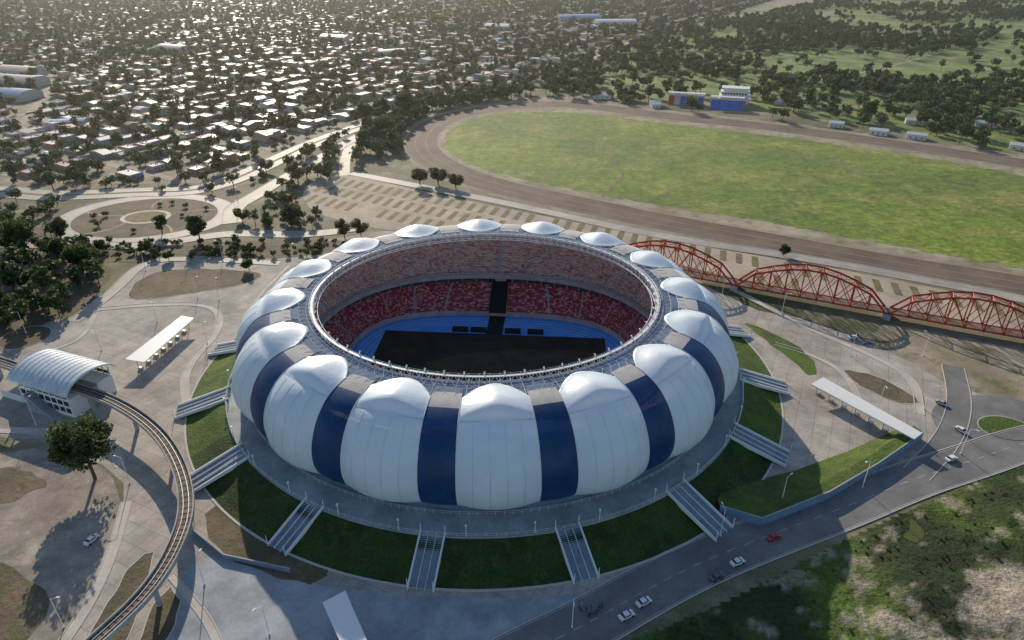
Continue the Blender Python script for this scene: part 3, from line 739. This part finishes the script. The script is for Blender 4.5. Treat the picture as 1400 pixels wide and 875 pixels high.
def shed(name,x,y,w,d_,h,rz,rc):
    o=E(name,(x,y,0),rz); b=B(); b.box(-w/2,w/2,-d_/2,d_/2,0,h,0,(.5,.47,.43))
    for i in range(10):
        u0=-1+.2*i;u1=u0+.2; z0=h+.02+(1-u0*u0)*d_*.12; z1=h+.02+(1-u1*u1)*d_*.12
        b.quad((-w/2-.5,u0*d_/2*1.03,z0),(w/2+.5,u0*d_/2*1.03,z0),(w/2+.5,u1*d_/2*1.03,z1),(-w/2-.5,u1*d_/2*1.03,z1),0,rc)
        for s in (-1,1): b.quad((s*w/2,u0*d_/2,h),(s*w/2,u1*d_/2,h),(s*w/2,u1*d_/2,z1),(s*w/2,u0*d_/2,z0),0,(.5,.47,.43))
    n=int(w/8)
    for i in range(n): b.box(-w/2+3+i*8,-w/2+7+i*8,-d_/2-.06,-d_/2-.02,1,h*.7,0,(.05,.05,.06))
    obj('shell',b.mesh(name,m_house,attr=True),o)
for a_ in ((-600,850,90,34,8,-.3,(.35,.30,.26)),(-560,775,85,30,7,-.3,(.18,.25,.38)),(-640,920,80,30,8,-.3,(.45,.34,.27)),(-410,640,30,18,5,.3,(.25,.33,.5)),(141,1585,90,40,10,.2,(.2,.3,.5)),(209,1500,80,36,9,.1,(.6,.6,.6)),(-20,1420,60,30,9,-.4,(.5,.5,.5)),(-300,1250,50,25,9,-.4,(.2,.2,.22)),(-520,1120,50,25,9,-.4,(.3,.3,.33)),(-180,1080,40,22,8,.5,(.55,.54,.5))): shed('warehouse',*a_)
SANDc=chaikin(SAND,1)
for _ in range(28000):
    y=480+R.random()**.8*1900; x=R.uniform(-.2,.95)*(y*.875+72)
    if not vis(x,y) or x<a1x(y)+14 or inside(x,y,SANDc): continue
    dS=dseg(x,y,SANDc[:])
    nz=noise.fractal(Vector((x*.0045,y*.0045,2)),1,2,4)
    near_top= dS<110 and y>560
    if near_top: p=.44 if nz>-.35 else .16
    elif nz>.05: p=.52
    elif x<a1x(y)+100: p=.5
    else: p=.025
    if dseg(x,y,[(148,724),(185,738),(232,755),(215,713),(326,608),(350,593)])<26 and y<770: p*=.06
    if R.random()<p: add(x,y,R.uniform(.8,1.4),R.choice([0,1,3,3,4,4,1]))
for _ in range(520):
    y=R.uniform(470,770); x0=a1x(y)+14; x=R.uniform(x0,x0+70)
    if inside(x,y,SANDc) or dseg(x,y,A2)<9 or dseg(x,y,A5)<7: continue
    if y<600 and R.random()<.72: continue
    add(x,y,R.uniform(.8,1.25),R.choice([1,3,4]))
for i,(x,y) in enumerate(dens(A1n,12,False)):
    if y>1400: break
    for s in (-19,19):
        if R.random()<.7: add(x+s+R.uniform(-3,3),y+R.uniform(-4,4),R.uniform(.6,1.1),R.choice([0,1,2,3]))
for i,(x,y) in enumerate(dens(A1[1:7],12,False)):
    for s in (-17,17):
        if R.random()<.55: add(x+R.uniform(-3,3),y+s+R.uniform(-3,3),R.uniform(.5,1.0),R.choice([0,1,2,3]))
W2=chaikin(WOODS,1)
for _ in range(260):
    x=R.uniform(-360,-200);y=R.uniform(235,395)
    if inside(x,y,W2) and dseg(x,y,A3)>8: add(x,y,R.uniform(.6,1.2),R.choice([1,2,3,4]))
for _ in range(110):
    x=R.uniform(-245,-90);y=R.uniform(338,362)
    if inside(x,y,BAND): add(x,y,R.uniform(.25,.7),R.choice([0,1,2]))
for _ in range(230):
    x=R.uniform(-480,-215);y=R.uniform(362,476)
    if dseg(x,y,A1)<17 or dseg(x,y,A3)<9 or math.hypot(x+228,(y-403)*1.2)<62: continue
    add(x,y,R.uniform(.5,1.1))
for _ in range(10):
    t=R.uniform(0,6.28);r_=R.uniform(.5,.95); add(-228+40*r_*math.cos(t),403+32*r_*math.sin(t),R.uniform(.35,.6),0)
for _ in range(60):
    x=R.uniform(-165,-120);y=R.uniform(375,470)
    if dseg(x,y,A2)<9 or dseg(x,y,A3)<7 or inside(x,y,PARKING): continue
    add(x,y,R.uniform(.35,.9))
for _ in range(2200):
    x=R.uniform(30,300);y=R.uniform(60,200)
    if inside(x,y,HILL) and dseg(x,y,R1)>11 and hcol(x,y)[0]<.12: add(x,y,R.uniform(.04,.15),R.choice([0,2]),hz(x,y)-.15)
for i,pt in enumerate(bins): scatter('tree_mass' ,far[i],pt)
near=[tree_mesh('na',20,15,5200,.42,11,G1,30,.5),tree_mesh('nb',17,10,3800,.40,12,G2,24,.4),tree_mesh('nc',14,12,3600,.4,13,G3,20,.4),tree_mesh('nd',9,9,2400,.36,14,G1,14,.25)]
def T_(k,x,y,s=1.0):
    o=obj(('eucalyptus_tree','eucalyptus_tree','acacia_tree','small_round_tree')[k],near[k],None,(x,y,0),R.uniform(0,6)); o.scale=(s,s,s*R.uniform(.9,1.1))
T_(0,-133,166,1.15)
for k,x,y,s in ((1,-257,363,1),(0,-266,345,1),(1,-178,363,1.1),(3,-137,324,.8),(1,-316,455,1),(1,-305,464,1),(2,-147,544,1.1),(2,-152,472,1.1),(2,-134,392,1),(1,-122,560,1.2),(3,-184,336,.7),(2,-65,468,.95),(2,-52,468,1),(2,-39,459,.85),(3,148,343,.7),(3,-226,348,.9),(3,-277,348,.9),(1,-232,298,.9),(1,-354,472,1),(0,-137,650,1),(1,-102,665,1.1),(1,-92,655,1),(1,-49,789,1),(3,-202,348,.8),(2,-183,498,.9),(2,-97,369,.8),(2,-88,372,.8),(0,-280,330,.9),(0,-290,315,1),(2,-235,280,.9),(1,-262,300,1),(2,-165,395,.7),(1,-118,640,1),(1,-110,625,.9),(1,-128,610,1),(1,-240,335,1),(0,-222,322,.9),(2,-250,268,.8),(1,-330,350,1),(1,-205,375,.8),(0,-112,600,1.1),(0,-105,685,1.2),(0,-125,665,1.1),(1,-80,700,1.2),(1,-118,585,1)): T_(k,x,y,s)
# ---------------------------------------------------------------- racecourse buildings
def stand(x,y,w,rz,cols):
    o=E('racecourse_grandstand',(x,y,0),rz); b=B()
    for i in range(10): 
        for j in range(12):
            b.box(-w/2+w*j/12,-w/2+w*(j+1)/12-.01,i*1.1,i*1.1+1.1,0,1+i*.7,0,cols[(j//2)%len(cols)])
    b.box(-w/2,w/2,11.05,12,0,9,0,(.6,.58,.55)); b.box(-w/2-1,w/2+1,5,13,11,11.4,0,(.55,.55,.54))
    for j in range(7): b.tube((-w/2+w*j/6,11.5,8),(-w/2+w*j/6,11.5,11),.2,col=(.6,.6,.6)); b.tube((-w/2+w*j/6,6,3),(-w/2+w*j/6,6,11),.12,col=(.6,.6,.6))
    obj('terraces',b.mesh('gs',m_house,attr=True),o)
stand(181,733,36,-.30,[(.5,.06,.04),(.6,.5,.45),(.06,.17,.5)]); stand(218,712,32,-.30,[(.06,.2,.6),(.05,.17,.52)])
o=E('clubhouse',(236,748,0),-.3); b=B()
for f_ in range(4):
    b.box(-15+f_,15-f_,-6,6,f_*4,f_*4+3.4,0,(.62,.60,.57)); b.box(-17+f_,17-f_,-8,7,f_*4+3.4,f_*4+4,0,(.7,.69,.67))
    for j in range(9):
        if f_<3: b.box(-13.4+j*2.9,-11.4+j*2.9,-6.06,-6.02,f_*4+1,f_*4+2.9,0,(.04,.05,.07))
obj('floors',b.mesh('club',m_house,attr=True),o)
for i,(x,y,w,rz) in enumerate(((148,724,9,.1),(326,612,15,-.5),(352,597,15,-.5),(150,735,10,.1),(312,750,30,-.3),(438,640,16,-.4),(420,560,18,-.6),(300,640,12,-.4),(98,770,20,0),(380,650,20,-.4),(285,742,14,-.3))):
    b=B(); house(b,Matrix.Identity(4),w,9,4,(.6,.6,.58),(.62,.6,.56),1); obj('racecourse_house',b.mesh('rh',m_house,attr=True),None,(x,y,0),rz)
# ---------------------------------------------------------------- cars, lamps
def car(x,y,rz,col,nm='car'):
    mp=M('car_paint',col,fine=0,rough=.25,spec=.6); e=E(nm,(x,y,.16),rz); b=B()
    pr=[(-2.15,.35),(-2.2,.75),(-1.95,.95),(-1.35,1.0),(-.85,1.42),(.6,1.46),(1.25,1.0),(1.95,.88),(2.2,.65),(2.2,.35)]
    for s in (-1,1): b.poly([(p[0],s*(.86 if p[1]<1.1 else .72),p[1]) for p in pr],0)
    for a,c in zip(pr,pr[1:]+pr[:1]):
        wa_=.86 if a[1]<1.1 else .72; wc=.86 if c[1]<1.1 else .72
        gl=(a[1]>.99 and c[1]>.99 and abs(a[1]-c[1])>.3)
        b.quad((a[0],-wa_,a[1]),(a[0],wa_,a[1]),(c[0],wc,c[1]),(c[0],-wc,c[1]),1 if gl else 0)
    for s in (-1,1): b.quad((-1.2,s*.865,1.03),(1.05,s*.865,1.03),(.55,s*.755,1.38),(-.8,s*.755,1.38),1)
    for wx in (-1.35,1.35):
        for s in (-1,1): b.tube((wx,s*.65,.32),(wx,s*.9,.32),.33,n=12,m=2)
    for s in (-1,1): b.box(2.17,2.23,s*.6-.18,s*.6+.18,.6,.75,3); b.box(-2.23,-2.17,s*.6-.18,s*.6+.18,.7,.85,4)
    obj('body',b.mesh('car',[mp,m_glass,m_tyre,m_lamp,m_red]),e)
wht=(.75,.75,.75)
for x,y,rz,c in ((29,115,.5,wht),(34,119,.5,wht),(62,132,.45,wht),(55,127,.45,(.1,.1,.12)),(145,175,.4,wht),(157,190,-1.2,wht),(159,206,-1.0,(.4,.4,.42)),(147,254,.3,wht),(75,141,.45,(.4,.02,.03)),(-120,140,1.2,wht),(151,250,.3,(.2,.2,.25)),(-230,345,.2,wht),(-300,452,.1,(.3,.3,.3)),(-190,505,1.3,wht),(-150,630,1.1,(.5,.1,.1)),(-60,735,1.05,wht),(-115,690,1.0,wht),(-210,455,.3,(.5,.5,.5))): car(x,y,rz,c)
lm=B(); lm.tube((0,0,0),(0,0,10.5),.14,.08,n=6); lm.tube((0,0,10.4),(1.8,0,11),.06,n=5); lm.box(1.5,2.4,-.18,.18,10.92,11.08); lm.tube((0,0,0),(0,0,.6),.25,n=6); lme=lm.mesh('lamp',m_white)
for x,y in P('-213,259 -191,324 -173,335 -156,338 -151,292 -169,194 -112,112 -121,164 -160,269 -114,335 124,276 -172,244 -82,125 151,203 82,155 134,203 150,178 110,162 60,142 180,187 -200,300 -140,290 -130,250 170,240 100,290 -60,110 15,112 -20,95 -250,370 -280,372 -170,400 -180,430 0,380 60,350 -60,370 140,240'): obj('street_lamp',lme,None,(x,y,0),R.uniform(0,6))
def person():
    me=bpy.data.meshes.new('p'); V=[(0,0,.95),(0,0,1.2),(0,0,1.42),(0,0,1.52),(0,0,1.66),(.1,0,.9),(.12,.03,.5),(.13,0,.06),(.13,.14,.03),(-.1,0,.9),(-.13,-.05,.5),(-.14,-.1,.06),(-.14,.04,.03),(.19,0,1.4),(.24,.02,1.13),(.25,.1,.9),(-.19,0,1.4),(-.24,-.02,1.13),(-.25,.08,.9)]
    Ed=[(0,1),(1,2),(2,3),(3,4),(0,5),(5,6),(6,7),(7,8),(0,9),(9,10),(10,11),(11,12),(2,13),(13,14),(14,15),(2,16),(16,17),(17,18)]
    me.from_pydata(V,Ed,[]); rad=[.14,.13,.15,.06,.11,.09,.065,.045,.035,.09,.065,.045,.035,.06,.045,.035,.06,.045,.035]
    o=obj('person',me); md=o.modifiers.new('s','SKIN')
    for i,r_ in enumerate(rad): me.skin_vertices[0].data[i].radius=(r_,r_)
    me.skin_vertices[0].data[0].use_root=True
    o.modifiers.new('u','SUBSURF').levels=1; me.materials.append(R.choice([m_navy,m_red,m_conc])); return o
for i,(x,y) in enumerate(((19,116.5),(20.3,117.4),(22.4,117),(18,118.3),(-60,108),(100,176),(58,141))):
    o=person(); o.location=(x,y,.16); o.rotation_euler[2]=i*1.3
for i,(x,y) in enumerate(((20,115.4),(21.6,116.2),(23.2,118.2),(17.5,117))):
    e=E('motorcycle',(x,y,.15),.5+i*.5); b=B()
    for wx in (-.65,.65):
        for q in range(12):
            t0=q*math.pi/6;t1=t0+math.pi/6; b.tube((wx+.3*math.cos(t0),0,.32+.3*math.sin(t0)),(wx+.3*math.cos(t1),0,.32+.3*math.sin(t1)),.06,n=5,m=0)
    b.tube((-.65,0,.32),(0,0,.55),.06,m=1);b.tube((0,0,.55),(.45,0,.85),.1,m=1);b.tube((.65,0,.32),(.42,0,1.0),.05,m=1);b.tube((.42,-.35,1.02),(.42,.35,1.02),.03,m=1);b.box(-.6,.1,-.13,.13,.72,.82,0);b.box(-.15,.25,-.15,.15,.35,.62,1)
    obj('frame',b.mesh('mc',[m_tyre,m_red]),e)
# ---------------------------------------------------------------- light, sky, camera
sun=bpy.data.lights.new('sun','SUN'); sun.energy=5.0; sun.angle=math.radians(.5); sun.color=(1,.88,.70); so_=obj('sun',sun)
el=math.radians(23); az=math.radians(-18)
sd=Vector((math.sin(az)*math.cos(el),math.cos(az)*math.cos(el),math.sin(el)))
so_.rotation_euler=sd.to_track_quat('Z','Y').to_euler(); so_.location=(0,0,300)
w=bpy.data.worlds.new('World'); S.world=w; w.use_nodes=True; nt=w.node_tree; sk=nt.nodes.new('ShaderNodeTexSky'); sk.sky_type='NISHITA'; sk.sun_disc=False
sk.sun_elevation=el; sk.sun_rotation=az; sk.dust_density=.5; sk.ozone_density=2.0
nt.links.new(sk.outputs[0],nt.nodes['Background'].inputs[0]); nt.nodes['Background'].inputs[1].default_value=.14
hz_=B(); hz_.box(-3500,3500,330,4500,-5,55); hm=bpy.data.materials.new('haze'); hm.use_nodes=True; hn=hm.node_tree; hn.nodes.clear()
vo=hn.nodes.new('ShaderNodeVolumeScatter'); vo.inputs['Density'].default_value=HAZE; vo.inputs['Anisotropy'].default_value=.6; vo.inputs['Color'].default_value=(1,.97,.92,1)
oo=hn.nodes.new('ShaderNodeOutputMaterial'); hn.links.new(vo.outputs[0],oo.inputs['Volume']); obj('atmospheric_haze',hz_.mesh('haze',hm))
cd=bpy.data.cameras.new('camera'); cam=obj('camera',cd); cd.sensor_width=36; cd.lens=24.0; cd.clip_end=9000; cd.clip_start=1
cam.location=(0,0,150); cam.rotation_euler=(math.radians(61),0,0); S.camera=cam
print('houses',nh,'trees',sum(len(b_) for b_ in bins))
